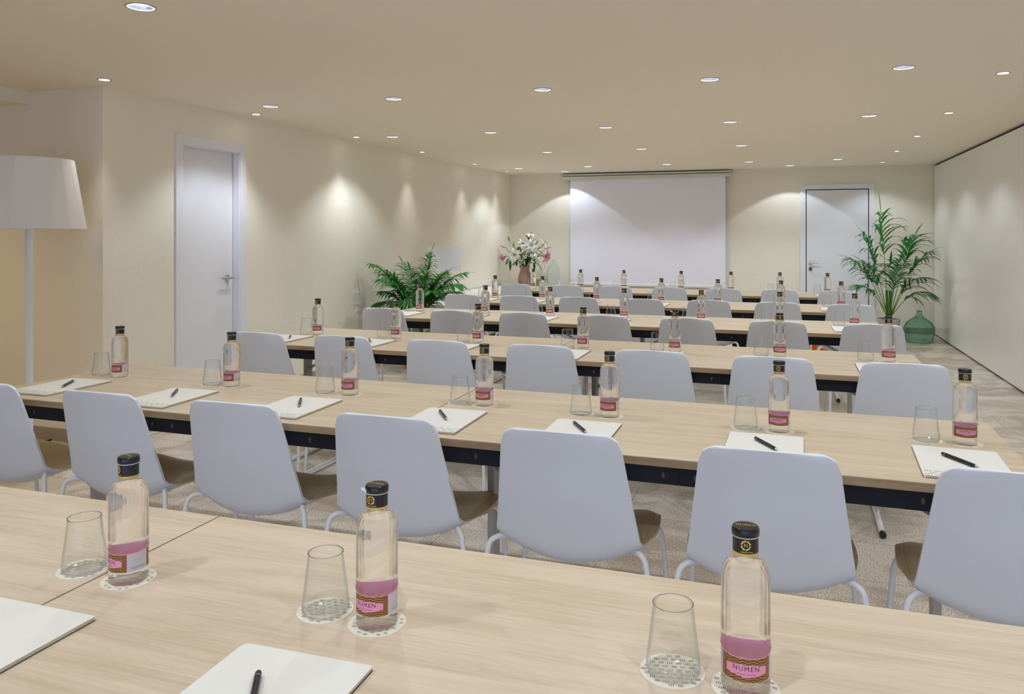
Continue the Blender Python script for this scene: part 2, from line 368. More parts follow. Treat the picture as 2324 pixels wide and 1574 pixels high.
hb = lever(None, (XL-0.06, 5.215, 1.03), (1, 0, 0), (0, -1, 0), 0.115); rel(hb.build('handle', CHROME), d1)
d2 = empty('door_2', (0.72, YB, 0)); struct(d2)
m = MB(); m.box(0.312, 1.130, YB-0.028, YB-0.004, 0.005, 2.018); rel(m.build('leaf', DOOR, bevel=0.001), d2)
m = MB(); m.box(0.225, 0.300, YB-0.034, YB, 0, 2.100); m.box(1.142, 1.213, YB-0.034, YB, 0, 2.100); m.box(0.301, 1.141, YB-0.034, YB, 2.030, 2.100)
rel(m.build('frame', DOOR, bevel=0.0015), d2)
m = MB(); m.box(0.298, 1.144, YB-0.012, YB-0.002, 0, 2.032); rel(m.build('rebate', GAP), d2)
hb = lever(None, (0.365, YB-0.028, 0.972), (0, -1, 0), (1, 0, 0), 0.12); rel(hb.build('handle', CHROME), d2)
m = MB(); m.tube([(0.365, YB-0.028, 0.885), (0.365, YB-0.038, 0.885)], 0.025, 20); rel(m.build('lock_rose', pmat('dark_bronze', (0.16, 0.13, 0.11), 0.35, metal=0.7)), d2)
m = MB(); m.box(1.128, 1.143, YB-0.05, YB-0.027, 0.93, 1.03); rel(m.build('hinge', CHROME), d2)

# ------------------------------------------------------------------ downlights
def downlight(rad, lens, depth, lensr):
    root = empty('recessed_downlight')
    m = MB(); m.lathe([(rad+0.006, 0.0), (rad+0.006, -0.003), (rad-0.001, -0.003), (rad-0.002, 0.004)], 28); m.build('trim_ring', TRIM, root)
    m = MB(); m.lathe([(rad-0.002, 0.002), (rad-0.006, depth*0.5), (lensr, depth)], 28); m.build('reflector', REFL, root)
    m = MB(); m.lathe([(lensr, depth-0.002), (0.001, depth-0.002)], 28); m.build('lens', lens, root)
    return root
def spot(root, P, color, cone, blend, soft, z):
    l = bpy.data.lights.new('beam', 'SPOT'); l.energy = P; l.color = color; l.spot_size = R(cone); l.spot_blend = blend; l.shadow_soft_size = soft
    return l
PB = downlight(0.056, LENS, 0.020, 0.047); PS = downlight(0.034, LENSW, 0.004, 0.032)
lb = spot(PB, P_BIG, C_BIG, 114, 0.50, 0.03, 0); lb2 = spot(PB, P_BIG*0.55, C_BIG, 108, 0.10, 0.02, 0); lr = spot(PS, 17.0, C_BIG, 122, 0.5, 0.02, 0); ls = spot(PS, P_SMALL, C_SMALL, 64, 1.0, 0.02, 0)
rows_y = {10.72: 'between the screen and the sixth light row', 8.72: 'third light row out from the screen', 6.87: 'fourth light row out from the screen', 4.95: 'fifth light row out from the screen', 2.62: 'sixth light row out from the screen', 0.5: 'seventh light row out from the screen', -1.6: 'eighth light row out from the screen'}
rows_y[10.72] = 'second light row out from the screen'
ords = ['first', 'second', 'third', 'fourth', 'fifth', 'sixth', 'seventh']
for i, (x, y) in enumerate(BIG):
    o = PB if i == 0 else copy_tree(PB); o.location = (x, y, HC)
    if y in (11.50, 11.46): lab = 'large round downlight washing the wall beside the ' + ('flowers' if x < -1 else 'far door')
    else:
        xs = sorted([a for a, b in BIG if b == y], reverse=True); k = xs.index(x)
        lab = 'large round downlight, %s from the folding partition, %s' % (ords[k], rows_y[y])
    tag(o, lab, 'ceiling light', 'large recessed downlights')
    L = bpy.data.objects.new('beam', lb2 if y in (11.50, 11.46) else lb); COL.objects.link(L); L.location = (x, y, HC-0.006)
for i, (x, y) in enumerate(SMALL):
    o = PS if i == 0 else copy_tree(PS); o.location = (x, y, HC)
    if x < 0: lab = 'small spotlight grazing the door wall, %s out from the screen corner' % ords[5 - [3.78, 5.25, 6.79, 8.27, 9.90, 11.22].index(y)]
    else: lab = 'small spotlight beside the folding partition, %s out from the palm corner' % ords[6 - [1.9, 3.6, 5.31, 6.92, 8.46, 9.91, 11.35].index(y)]
    tag(o, lab, 'ceiling light', 'small recessed spotlights')
    L = bpy.data.objects.new('beam', ls if x < 0 else lr); COL.objects.link(L); L.location = (x, y, HC-0.004)

WARM_FILL = empty('recessed_downlight')  # out-of-view fill light, added to warm the return wall
for ch in PB.children: copy_tree(ch, WARM_FILL)
WARM_FILL.location = (-5.75, 2.35, 2.2629); tag(WARM_FILL, 'added warm fill light, unseen in the lowered soffit past the floor lamp', 'ceiling light')
L = bpy.data.objects.new('beam', spot(WARM_FILL, 42.0, (1.0, 0.72, 0.20), 160, 0.6, 0.04, 0)); COL.objects.link(L); L.location = (-5.75, 2.35, 2.255)

# ------------------------------------------------------------------ tables
FRONT = {1: 0.675, 2: 2.222, 3: 3.790, 4: 5.330, 5: 6.775, 6: 8.345}
DEP = 0.77; TW = 1.85; SEAM = -1.21
def make_table():
    root = empty('conference_table')
    hw = TW/2
    m = MB(); m.box(-hw+0.001, hw-0.001, 0.001, DEP-0.001, -0.0035, 0); t = m.build('tabletop', WOOD, root, bevel=0.001)
    m = MB(); m.box(-hw, hw, 0, DEP, -0.025, -0.0035); m.build('edge_band', EDGE, root, bevel=0.001)
    for sy in (0.018, DEP-0.018-0.028):
        # beam in two halves, tapered ends, seam in the middle
        for sx in (-1, 1):
            m = MB(); prof = [(0.0006, -0.0255), (hw-0.03, -0.0255), (hw-0.05, -0.045), (hw-0.09, -0.068), (hw-0.14, -0.079), (0.0006, -0.079)]
            n = len(prof); a = [(sx*x, sy, z) for x, z in prof]; b = [(sx*x, sy+0.028, z) for x, z in prof]
            m.add(a+b, [tuple(range(n)), tuple(range(n, 2*n))[::-1]]+[(i, (i+1) % n, n+(i+1) % n, n+i) for i in range(n)])
            sb = m.build('side_beam', BLACK, root)
            if sy < 0.3:
                for hx in (0.045, hw-0.30):
                    m2 = MB(); m2.lathe([(0.0001, 0), (0.006, 0)], 14); m2.v = [(sx*hx+x*0.7, sy-0.0009, -0.053+y*1.5) for x, y, z in m2.v]; m2.build('bolt_recess', BOLT, sb, fix=False)
    for sx in (-1, 1):
        x = sx*(hw-0.215)
        m = MB(); m.box(x-0.013, x+0.013, DEP/2-0.030, DEP/2+0.030, -HT+0.045, -0.03)
        m.box(x-0.03, x+0.03, 0.03, DEP-0.03, -0.045, -0.026)
        m.tube([(x, DEP/2, -0.21), (x-sx*0.30, DEP/2, -0.04)], 0.008, 8)
        lg = m.build('leg', GREYMET, root, bevel=0.003)
        m = MB(); m.tube([(x, 0.10, -HT+0.016), (x, DEP-0.10, -HT+0.016)], 0.014, 14); m.build('foot_bar', WHITEMET, lg)
        for yy in (0.075, DEP-0.10):
            m = MB(); m.tube([(x, yy, -HT+0.016), (x, yy+0.025, -HT+0.016)], 0.0155, 8); m.build('end_cap', CORDB, lg)
    return root
rown = {1: 'sixth row from the screen', 2: 'fifth row from the screen', 3: 'fourth row from the screen', 4: 'third row from the screen', 5: 'second row from the screen', 6: 'first row from the screen'}
ROT = {2: -0.012, 3: -0.014}
tb = make_table(); first = True
for r in range(1, 7):
    for s in (-1, 1):
        o = tb if first else copy_tree(tb); first = False
        cx = SEAM + s*(TW/2 + 0.0015); rot = ROT.get(r, 0.0)
        o.location = (cx, FRONT[r] + (0.0 if r > 3 or r == 1 else (SEAM-cx)*0.012), HT); o.rotation_euler = (0, 0, rot)
        tag(o, 'oak-topped folding table with black beams, %s, %s half' % (rown[r], 'door-wall' if s < 0 else 'partition'), 'table', 'oak conference tables in rows')

# ------------------------------------------------------------------ chairs
PROF = [(-0.004, .822, .345, .022, -.004), (0, .800, .352, .024, 0), (.012, .745, .366, .027, 0), (.028, .67, .386, .030, .002), (.044, .595, .406, .033, .006),
        (.060, .525, .424, .034, .012), (.072, .472, .436, .030, .026), (.084, .438, .442, .026, .048), (.105, .415, .444, .018, .062),
        (.140, .403, .440, .008, .062), (.200, .402, .440, 0, .056), (.280, .410, .440, 0, .046), (.360, .420, .436, 0, .036), (.430, .428, .426, -.004, .030), (.468, .426, .412, -.012, .026), (.480, .416, .392, -.016, .024)]
def shell_point(s, t, off=0.0, ws=1.0):
    n = len(PROF)-1; x = max(0, min(n-1e-6, s)); i = int(x); f = x-i
    a, b = PROF[i], PROF[i+1]; y, z, wd, ey, ez = [a[k]+(b[k]-a[k])*f for k in range(5)]
    hw = wd/2*ws
    dtop = 0.822-z
    rr = 0.050
    if i < 3 and dtop < rr: hw = hw - rr + math.sqrt(max(0, rr*rr-(rr-dtop)**2))
    yf = 0.48-y; r2 = 0.06
    if i > 8 and yf < r2: hw = hw - r2 + math.sqrt(max(0, r2*r2-(r2-max(0, yf))**2))*1.0
    # normal in the profile plane
    dy, dz = b[0]-a[0], b[1]-a[1]; L = math.hypot(dy, dz); ny, nz = -dz/L, dy/L
    return (t*hw, y+ey*t*t+ny*off, z+ez*t*t+nz*off)
def make_chair(pad):
    root = empty('shell_chair')
    S = [0, .08, .2, .35, .55, .75, 1] + [1+0.5*k for k in range(1, 25)] + [13.3, 13.6, 14, 14.4, 14.8, 15]
    T = [-1+2*k/16 for k in range(17)]
    m = MB()
    A = [[shell_point(s, t, 0) for t in T] for s in S]; B = [[shell_point(s, t, 0.009) for t in T] for s in S]
    m.grid(A, 0); m.grid(B, 0)
    def rim(ia):
        fs = []
        return fs
    nS, nT = len(S), len(T)
    ring = [(0, j) for j in range(nT)] + [(i, nT-1) for i in range(1, nS)] + [(nS-1, j) for j in range(nT-2, -1, -1)] + [(i, 0) for i in range(nS-2, 0, -1)]
    ra = [A[i][j] for i, j in ring]; rb = [B[i][j] for i, j in ring]; n = len(ring)
    m.add(ra+rb, [(k, (k+1) % n, n+(k+1) % n, n+k) for k in range(n)], 0, False)
    m.build('seat_shell', CHAIRW, root)
    if pad:
        m = MB(); S2 = [9.25+0.35*k for k in range(0, 17)]
        S2 = [s for s in S2 if s < 14.7]
        A = [[shell_point(s, t, 0.006-0.010*max(0, min(1, (s-10.2)/1.0))*max(0, abs(t)-0.7)/0.3, 1.0+0.090*min(1, (s-9.25)/2.0)) for t in T] for s in S2]
        n2 = len(S2)-1
        def hgt(i, t): return 0.0095 + 0.017*min(1, (1-abs(t))*6)**0.5*min(1, (i+0.35)/1.5, (n2-i+0.35)/1.2)
        B = [[shell_point(s, t, hgt(i, t), 1.0+0.090*min(1, (s-9.25)/2.0)) for t in T] for i, s in enumerate(S2)]
        m.grid(A, 0); m.grid(B, 0)
        ring = [(0, j) for j in range(nT)] + [(i, nT-1) for i in range(1, len(S2))] + [(len(S2)-1, j) for j in range(nT-2, -1, -1)] + [(i, 0) for i in range(len(S2)-2, 0, -1)]
        ra = [A[i][j] for i, j in ring]; rb = [B[i][j] for i, j in ring]; n = len(ring)
        m.add(ra+rb, [(k, (k+1) % n, n+(k+1) % n, n+k) for k in range(n)], 0, True)
        p = m.build('seat_pad', OLIVE, root); p['label'] = 'olive brown leather pad'
        for sx in (-1, 1):
            m = MB(); m.tube([shell_point(s, sx*0.93, 0.0252, 1.06) for s in [9.9+0.3*k for k in range(12)]], 0.0006, 5)
            m.build('stitching', STITCH, p)
    for sx in (-1, 1):
        fr = [(.17, .18, .440), (.205, .128, .458), (.222, .104, .461), (.236, .091, .449), (.2435, .084, .415)]
        rear = bez([(sx*x, y, z) for x, y, z in fr], 4) + [Vector((sx*.250, .070, .25)), Vector((sx*.2565, .054, .04)), Vector((sx*.257, .057, .018)), Vector((sx*.257, .072, .010))]
        m = MB(); m.tube(rear, 0.0085, 10); lg = m.build('leg', WHITEMET, root)
        front = [Vector((sx*.257, .445, .010)), Vector((sx*.2565, .462, .018)), Vector((sx*.2555, .466, .04)), Vector((sx*.245, .450, .25))] + bez([(sx*.235, .43, .39), (sx*.226, .42, .425), (sx*.205, .405, .432), (sx*.12, .36, .410)], 4)
        m = MB(); m.tube(front, 0.0085, 10); m.build('leg', WHITEMET, root)
        m = MB(); m.tube([(sx*.257, .070, .010), (sx*.257, .447, .010)], 0.0085, 10); m.build('runner', WHITEMET, root)
    return root
CH = {2: [(-2.90, 2.13), (-2.325, 2.125), (-1.755, 2.13), (-1.18, 2.12), (-.61, 2.105), (-.04, 2.09), (.535, 2.08)],
      3: [(-2.87, 3.71), (-2.33, 3.73), (-1.75, 3.73), (-1.18, 3.73), (-.61, 3.72), (-.05, 3.70), (.50, 3.69)],
      4: [(-2.91, 5.25), (-2.33, 5.24), (-1.78, 5.28), (-1.19, 5.29), (-.62, 5.29), (-.04, 5.28), (.53, 5.26)],
      5: [(-2.87, 6.69), (-2.31, 6.69), (-1.75, 6.71), (-1.17, 6.70), (-.61, 6.72), (-.05, 6.71), (.51, 6.67)],
      6: [(-2.89, 8.28), (-2.29, 8.27), (-1.74, 8.26), (-1.16, 8.28), (-.60, 8.29), (-.04, 8.30), (.51, 8.29)]}
cp = make_chair(True); cw = make_chair(False); used = set()
seat = ['seventh', 'sixth', 'fifth', 'fourth', 'third', 'second', 'first']
for r in range(2, 7):
    for i, (x, y) in enumerate(CH[r]):
        y = min(y, {4: 5.245, 6: 8.275}.get(r, 99))
        src = cp if r == 2 else cw
        o = src if id(src) not in used else copy_tree(src); used.add(id(src))
        o.location = (x, y, 0); o.rotation_euler = (0, 0, random.uniform(-0.02, 0.02))
        k = 'white shell chair with olive pad' if r == 2 else 'white shell chair'
        tag(o, '%s, %s from the partition, %s' % (k, seat[i], rown[r]), 'chair', 'white shell chairs')

# ------------------------------------------------------------------ bottles
BR = 0.0335
def paint(me, fn):
    at = me.color_attributes.new('print', 'FLOAT_COLOR', 'CORNER')
    for p in me.polygons:
        c = p.center; col = fn(c)
        for li in p.loop_indices: at.data[li].color = c4(col)
def label_col(c):
    th = math.degrees(math.atan2(c[1], c[0])) + 90.0     # 0 = facing -Y
    th = (th+180) % 360-180; z = c[2]
    u = (z-0.025)/0.031                                   # 0..1 over the framed band
    pink = (0.82, 0.31, 0.47); br1 = (0.09, 0.035, 0.008); br2 = (0.24, 0.105, 0.025); br3 = (0.50, 0.27, 0.07)
    if u > 1: return pink
    def frame(t, half):
        a = abs(t)
        if a > half: return None
        side = a > half-15
        inner = 0.29+0.10*max(0, 1-a/(half-15))*-1 + 0.10*(a/half)
        if not side:
            lo = 0.19 + 0.13*(a/(half-15)); hi = 1-lo-0.02
            if abs(a) < 8: hi -= 0.05
            if lo < u < hi: return pink
        q = math.sin(u*38)*math.sin(t*0.42*3.1) if side else math.sin(u*52+math.sin(t*0.3)*1.5)
        return br1 if q < -0.25 else (br2 if q < 0.55 else br3)
    f = frame(th, 66)
    if f: return f
    t2 = (th-180+180) % 360-180
    f = frame(t2, 48)
    if f: return f
    if 68 < th < 132 or -132 < th < -68:
        lab = (0.56, 0.52, 0.56)
        if 78 < abs(th) < 122 and 0.08 < u < 0.92:
            if th > 0: return lab if (u*14) % 1 > 0.4 else (0.30, 0.27, 0.32)
            return lab if (abs(th)*0.9) % 1 > 0.5 else (0.08, 0.07, 0.1)
        return lab
    return pink
def make_bottle():
    root = empty('water_bottle')
    prof = [(0.0, 0.0035), (0.022, 0.0025), (0.029, 0.0), (0.0322, 0.0015), (0.0335, 0.006), (0.0335, 0.021), (0.0330, 0.0235), (0.0330, 0.0575), (0.0346, 0.060), (0.0346, 0.0635),
            (0.0338, 0.066), (0.0338, 0.150), (0.0333, 0.160), (0.0315, 0.168), (0.0285, 0.1745), (0.0240, 0.1795), (0.0195, 0.1825), (0.0176, 0.1865), (0.0172, 0.195), (0.0172, 0.214), (0.0, 0.214)]
    m = MB(); m.lathe(prof, 80, flute=0.0011, nfl=20, fl=(0.067, 0.178)); m.build('glass_body', BOTTLE, root)
    # printed wrap label: outside print and pink reverse seen through the water
    m = MB(); P = []; n = 180; nz = 30
    for k in range(nz+1):
        z = 0.0245+(0.0575-0.0245)*k/nz
        P.append([(0.0334*math.cos(2*math.pi*j/n), 0.0334*math.sin(2*math.pi*j/n), z) for j in range(n)])
    m.grid(P, 0, True, close_v=True)
    lo = m.build('label', PRINT, root); paint(lo.data, label_col)
    m = MB(); m.lathe([(0.03315, 0.0245), (0.03315, 0.0575)], 64); m.build('label_reverse', PINK, lo)
    def wrap(txt, size, r, z0, th0, mat, name, par, sp=1.1, bold=0.0):
        vs, fs = text_faces(txt, size, sp, bold); m = MB(); a0 = math.radians(th0-90)
        m.add([(r*math.cos(a0+x/r), r*math.sin(a0+x/r), z0+y) for x, y in vs], fs, 0); return m.build(name, mat, par, fix=False)
    wrap('NUMEN', 0.0092, 0.03352, 0.0425, 0, INK, 'brand_lettering', lo, 1.25)
    wrap('PREMIUM WATER', 0.0026, 0.03352, 0.0352, 0, INK, 'small_lettering', lo, 1.3)
    # neck sleeve
    m = MB(); m.lathe([(0.0176, 0.1925), (0.0176, 0.2135)], 40); nk = m.build('neck_sleeve', CAPB, root)
    m = MB(); m.lathe([(0.0177, 0.1893), (0.0177, 0.1928)], 40); m.build('gold_band', GOLD, nk)
    wrap('N', 0.0070, 0.01775, 0.2045, 0, GOLD, 'emblem_letter', nk, 1, 0.0)
    wrap('PREMIUM WATER', 0.0019, 0.01775, 0.1950, 4, GOLD, 'sleeve_lettering', nk, 1.2, 0.0001)
    m = MB(); a0 = -math.pi/2; r = 0.01775
    for k in range(40):
        t0, t1 = 2*math.pi*k/40, 2*math.pi*(k+1)/40
        ro = 0.0062+0.0012*abs(math.sin(k*0.785))
        if k % 10 == 9: continue
        q = [(0.0048, t0), (ro, t0), (ro, t1), (0.0048, t1)]
        m.add([(r*math.cos(a0+a*math.cos(b)/r), r*math.sin(a0+a*math.cos(b)/r), 0.2045+a*math.sin(b)) for a, b in q], [(0, 1, 2, 3)])
    m.build('emblem_wreath', GOLD, nk, fix=False)
    m = MB(); m.lathe([(0.0180, 0.2140), (0.0188, 0.2150), (0.0191, 0.2200), (0.0188, 0.2240), (0.0172, 0.2262), (0.0100, 0.2268), (0.0, 0.2268)], 40); cpp = m.build('cap', CAPB, root)
    m = MB(); m.lathe([(0.0186, 0.2136), (0.0189, 0.2148)], 40); m.build('cap_rim', CORDW, cpp)
    vs, fs = text_faces('NUMEN', 0.0068, 1.2, 0.0001); m = MB(); m.add([(x, y, 0.22705) for x, y in vs], fs); m.build('cap_lettering', GOLD, cpp, fix=False)
    return root
def seal_mesh():
    m = MB(); P = []
    for a in (0, 1, 2, 3, 4, 5): 
        t = R(-150+a*7); P.append([(0.0196*math.cos(t), 0.0196*math.sin(t), 0.2145), (0.0196*math.cos(t), 0.0196*math.sin(t), 0.2205)])
    P.insert(0, [(-0.0245, -0.0085, 0.2150), (-0.0245, -0.0085, 0.2203)]); m.grid(P, 0, True); return m
bt = make_bottle()
BU = {1: ([292, 855.5, 1692], [1.127]*3), 2: ([272.3, 526, 794, 1099.3, 1383.6, 1768.4, 2190], [2.715, 2.70, 2.70, 2.69, 2.66, 2.63, 2.65]),
      3: ([721.5, 898.7, 1085, 1323.5, 1532, 1769.7, 2016.5], [4.275, 4.26, 4.25, 4.225, 4.24, 4.235, 4.235]),
      4: ([953, 1101.8, 1248.6, 1416.6, 1591.6, 1769.7, 1939.9], [5.80]*7), 5: ([1123.9, 1231, 1354.6, 1501, 1629.2, 1772.7, 1909], [7.25]*7),
      6: ([1210.4, 1317.8, 1416, 1546, 1659, 1770, 1878], [8.78]*7)}
GU = {1: [191, 738, 1526], 2: [230, 482, 737.7, 1044, 1318, 1691.5, 2101], 3: [694.9, 869, 1051, 1287.8, 1491, 1727, 1964], 4: [925.5, 1076.9, 1221, 1386.4, 1559, 1738.4, 1903.9],
      5: [1093, 1200, 1330.4, 1478, 1606, 1747, 1877], 6: [1194, 1296.9, 1396.5, 1526, 1642.7, 1748.4, 1855]}
TURN = {(1, 0): -42, (1, 1): -16, (1, 2): 3}       # label turned away from the camera, degrees
def seatname(r, i): return {1: ['third', 'second', 'first'], }.get(r, seat)[i]
def where(r, i): return '%s place from the partition, %s' % (seatname(r, i), rown[r])
# glass
def make_glass():
    root = empty('water_glass')
    outer = [(0.0295, 0.098), (0.0300, 0.090), (0.0335, 0.060), (0.0372, 0.030), (0.0395, 0.013), (0.0392, 0.006), (0.0372, 0.0015), (0.034, 0.0)]
    inner = [(0.0283, 0.098), (0.0289, 0.090), (0.0325, 0.060), (0.0362, 0.030), (0.0383, 0.015), (0.0365, 0.0085), (0.030, 0.0062), (0.0, 0.0055)]
    m = MB(); m.lathe(inner[::-1][1:-1]+[(0.0283, 0.098), (0.0289, 0.0986), (0.0295, 0.098)]+outer[1:6], 48); m.build('bowl', GLASS, root)
    m = MB(); m.lathe([(0.0392, 0.006), (0.0372, 0.0015), (0.034, 0.0), (0.0, 0.0003)], 48); m.lathe([(0.030, 0.0062), (0.0, 0.0055)], 48); m.build('thick_base', GBASE, root)
    m = MB(); m.tube([(0.0289*math.cos(2*math.pi*k/48), 0.0289*math.sin(2*math.pi*k/48), 0.0984) for k in range(49)], 0.00075, 6, caps=False); m.build('rim', RIMG, root)
    return root
def dashes(m, cx, cy, s, vert, z, mi):
    for k in (-1, 0, 1):
        a, b = (0.00045, 0.0026) if vert else (0.0036, 0.00035)
        ox, oy = (k*s, 0) if vert else (0, k*s*0.62)
        q = [(cx+ox-a, cy+oy-b), (cx+ox+a, cy+oy-b), (cx+ox+a, cy+oy+b), (cx+ox-a, cy+oy+b)]
        m.add([(x, y, z) for x, y in q], [(0, 1, 2, 3)], mi)
def make_coaster():
    m = MB(); m.lathe([(0.0, 0.0), (0.0468, 0.0), (0.0468, 0.0014), (0.0, 0.0014)], 56, smooth=False)
    for i in range(-4, 5):
        for j in range(-5, 6):
            x, y = i*0.0128+(0.0030 if j % 2 else -0.0030), j*0.0096
            if math.hypot(abs(x)+0.0042, abs(y)+0.003) < 0.0458: dashes(m, x, y, 0.0029, (i+j) % 2 == 0, 0.00152, 1)
    return m.build('coaster', [COAST, INK], fix=False)
gl = make_glass(); co = make_coaster(); fb = fg = fc = True
def place_coaster(x, y, z, rz, lab):
    global fc
    o = co if fc else co.copy()
    if not fc: COL.objects.link(o)
    fc = False; o.location = (x, y, z); o.rotation_euler = (0, 0, rz); tag(o, lab, 'coaster', 'round patterned coasters')
for r in range(1, 7):
    us, ys = BU[r]
    for i, (u, y) in enumerate(zip(us, ys)):
        x = atY(u, y)
        place_coaster(x, y, HT, random.uniform(-0.6, 0.6), 'cream coaster under the bottle, ' + where(r, i))
        o = bt if fb else copy_tree(bt); fb = False
        o.location = (x, y, HT+0.0015)
        face = math.atan2(x, y)       # label roughly toward the seats
        o.rotation_euler = (0, 0, -R(TURN.get((r, i), 0)) * -1 if r == 1 else R(random.uniform(-14, 10)) - 0.12)
        if (r, i) in TURN: o.rotation_euler = (0, 0, -face*0.35 + R(TURN[(r, i)]))
        tag(o, 'water bottle with pink label, ' + where(r, i), 'bottle', 'glass water bottles with black caps')
        if (r, i) in ((1, 1), (2, 1), (3, 3), (4, 0), (5, 3), (3, 4)):
            sm = seal_mesh().build('seal_tab', SEAL, o)
        gx = atY(GU[r][i], y+0.01); gy = y+0.01
        if (r, i) == (1, 0): gy = y + 0.008; gx = atY(GU[r][i], gy)
        place_coaster(gx, gy, HT, random.uniform(-0.3, 0.3), 'cream coaster under the glass, ' + where(r, i))
        g = gl if fg else copy_tree(gl); fg = False
        g.location = (gx+0.001, gy, HT+0.0015); g.rotation_euler = (0, 0, random.uniform(0, 3))
        tag(g, 'clear tapered water glass, ' + where(r, i), 'glass', 'tapered water glasses')

# ------------------------------------------------------------------ notebooks and pens
NW, NL, NTK = 0.220, 0.312, 0.0075
def make_notebook():
    root = empty('notebook')
    m = MB(); m.box(-NW/2, NW/2, -NL/2, NL/2, 0, 0.0009); m.build('back_cover', DARKC, root, bevel=0.0003)
    m = MB(); m.box(-NW/2+0.002, NW/2-0.0015, -NL/2+0.001, NL/2-0.001, 0.0009, NTK-0.0010); m.build('pages', PAGES, root)
    m = MB(); P = []; r = 0.010
    outline = []
    for sx, sy, a0 in ((1, -1, -90), (1, 1, 0), (-1, 1, 90), (-1, -1, 180)):
        rr = 0.002 if sy < 0 or sx > 0 else 0.012
        for k in range(6):
            a = R(a0+18*k); outline.append((sx*(NW/2-rr)+rr*math.cos(a), sy*(NL/2-rr)+rr*math.sin(a)))
    m.prism(outline, NTK-0.0010, NTK)
    cells = 9; cw = (NW-0.004)/cells
    for j in range(3):
        for i in range(cells):
            x = -NW/2+0.002+cw*(i+0.5)+(0.0 if j != 1 else cw*0.5); y = -NL/2+0.012+0.0165*j
            if x > NW/2-0.010: continue
            vert = (i) % 2 == 0
            for k in (-1, 0, 1):
                a, b = (0.0009, 0.0047) if vert else (0.0085, 0.0008)
                ox, oy = (k*0.0062, 0) if vert else (0, k*0.0026)
                q = [(x+ox-a, y+oy-b), (x+ox+a, y+oy-b), (x+ox+a, y+oy+b), (x+ox-a, y+oy+b)]
                m.add([(p, s, NTK+0.0001) for p, s in q], [(0, 1, 2, 3)], 1 if vert else 2)
    m.build('front_cover', [PAPER, INK, INKL], root, fix=False)
    m = MB(); m.tube([(-NW/2+0.0035, -NL/2, NTK/2), (-NW/2+0.0035, NL/2-0.012, NTK/2)], 0.0037, 8); m.build('spine', PAPER, root)
    return root
nb = make_notebook(); fn = True
NBFR = {2: [(254, 863), (498, 885.9), (778.6, 905.5), (1106, 932.3), (1411.5, 959.9), (1823.4, 991.5), (2260.6, 1025)],
        3: [(712.3, 761.3), (900, 771), (1092.4, 781.3), (1340.7, 794.3), (1554.6, 804), None, None], 4: [(953.6, 709.4), (1103.3, 714.9), (1262.6, 720), (1429.4, 725.2), None, None, None],
        5: [(1125, 678.7), (1235.5, 682), (1358.8, 685), (1517, 689.7), None, None, None], 6: [(1213.6, 653.6)]+[None]*6}
NBFL = {(3, 6): (1940, 822), (4, 6): (1887.6, 741), (5, 6): (1862.4, 697), (6, 6): (1849, 667)}
NBR = {(2, 0): 0.0, (2, 1): 0.03, (2, 2): 0.02, (2, 6): -0.05, (2, 5): -0.02, (2, 4): 0.01}
def put_nb(x, y, rz, lab):
    global fn
    o = nb if fn else copy_tree(nb); fn = False
    o.location = (x, y, HT); o.rotation_euler = (0, 0, rz); tag(o, lab, 'notebook', 'ivory notebooks with dashed pattern'); return o
for r in range(2, 7):
    for i in range(7):
        rz = NBR.get((r, i), random.uniform(-0.03, 0.03)); q = NBFR[r][i]
        if q: cx, cy = un(q[0], q[1], HT+NTK); d = Vector((-NW/2, -NL/2, 0))
        elif (r, i) in NBFL: cx, cy = un(*NBFL[(r, i)], HT+NTK); d = Vector((NW/2, -NL/2, 0))
        else: cx = atY(BU[r][0][i], BU[r][1][i]) - 0.06; cy = FRONT[r]+0.235; d = Vector((0, 0, 0))
        d.rotate(Matrix.Rotation(rz, 3, 'Z'))
        cy2 = cy+d.y
        if r > 3: cy2 = FRONT[r]+0.235; 
        put_nb(cx+d.x, cy2, rz, 'ivory notebook, ' + where(r, i))
x, y = un(217.3, 1396.9, HT+NTK); put_nb(x-NW/2, y-NL/2, 0.0, 'ivory notebook without pen, third place from the partition, sixth row from the screen')
x, y = un(846.8, 1512, HT+NTK); put_nb(x-NW/2+0.002, y-NL/2, 0.02, 'ivory notebook with pen on it, second place from the partition, sixth row from the screen')
def make_pen():
    root = empty('ballpoint_pen')
    m = MB(); n = 0.0054
    def lx(prof, name, mat):
        m = MB(); m.lathe([(r, z) for r, z in prof], 16)
        m.v = [(z, x, y+n) for x, y, z in m.v]; return m.build(name, mat, root)
    lx([(0.0, -0.070), (0.0038, -0.0685), (0.0052, -0.064), (0.0053, -0.056)], 'top_cap', PENB)
    lx([(0.0055, -0.056), (0.0055, -0.0540)], 'ring', CHROME)
    lx([(0.0053, -0.0542), (0.0053, 0.0), (0.0050, 0.050), (0.0040, 0.057)], 'barrel', PENB)
    lx([(0.0040, 0.057), (0.0020, 0.066), (0.0008, 0.068), (0.0004, 0.070), (0, 0.070)], 'tip', CHROME)
    return root
pn = make_pen(); fp = True
PENS = [((2, 0), (167.6, 863.5), (138.7, 879)), ((2, 1), (402.8, 883.5), (388.3, 900.3)), ((2, 2), (683.3, 903), (678, 923.8)), ((2, 3), (996.7, 930), (1015.3, 954)), ((2, 4), (1300.7, 956.8), (1332.7, 983.3)),
        ((2, 5), (1710.3, 992.2), (1769.5, 1024.1)), ((2, 6), (2134, 1028), (2227, 1063.5)), ((1, 1), (587.3, 1526), (573.5, 1592)), ((3, 0), (660, 760), (655.5, 768.4)), ((3, 1), (836.9, 769), (842.4, 777.4)),
        ((3, 3), (1286, 788), (1295.3, 804)), ((4, 0), (905, 704.3), (917.9, 711.7)), ((4, 1), (1062, 711.5), (1072.3, 717.4)), ((5, 0), (1087, 673.8), (1092.4, 678))]
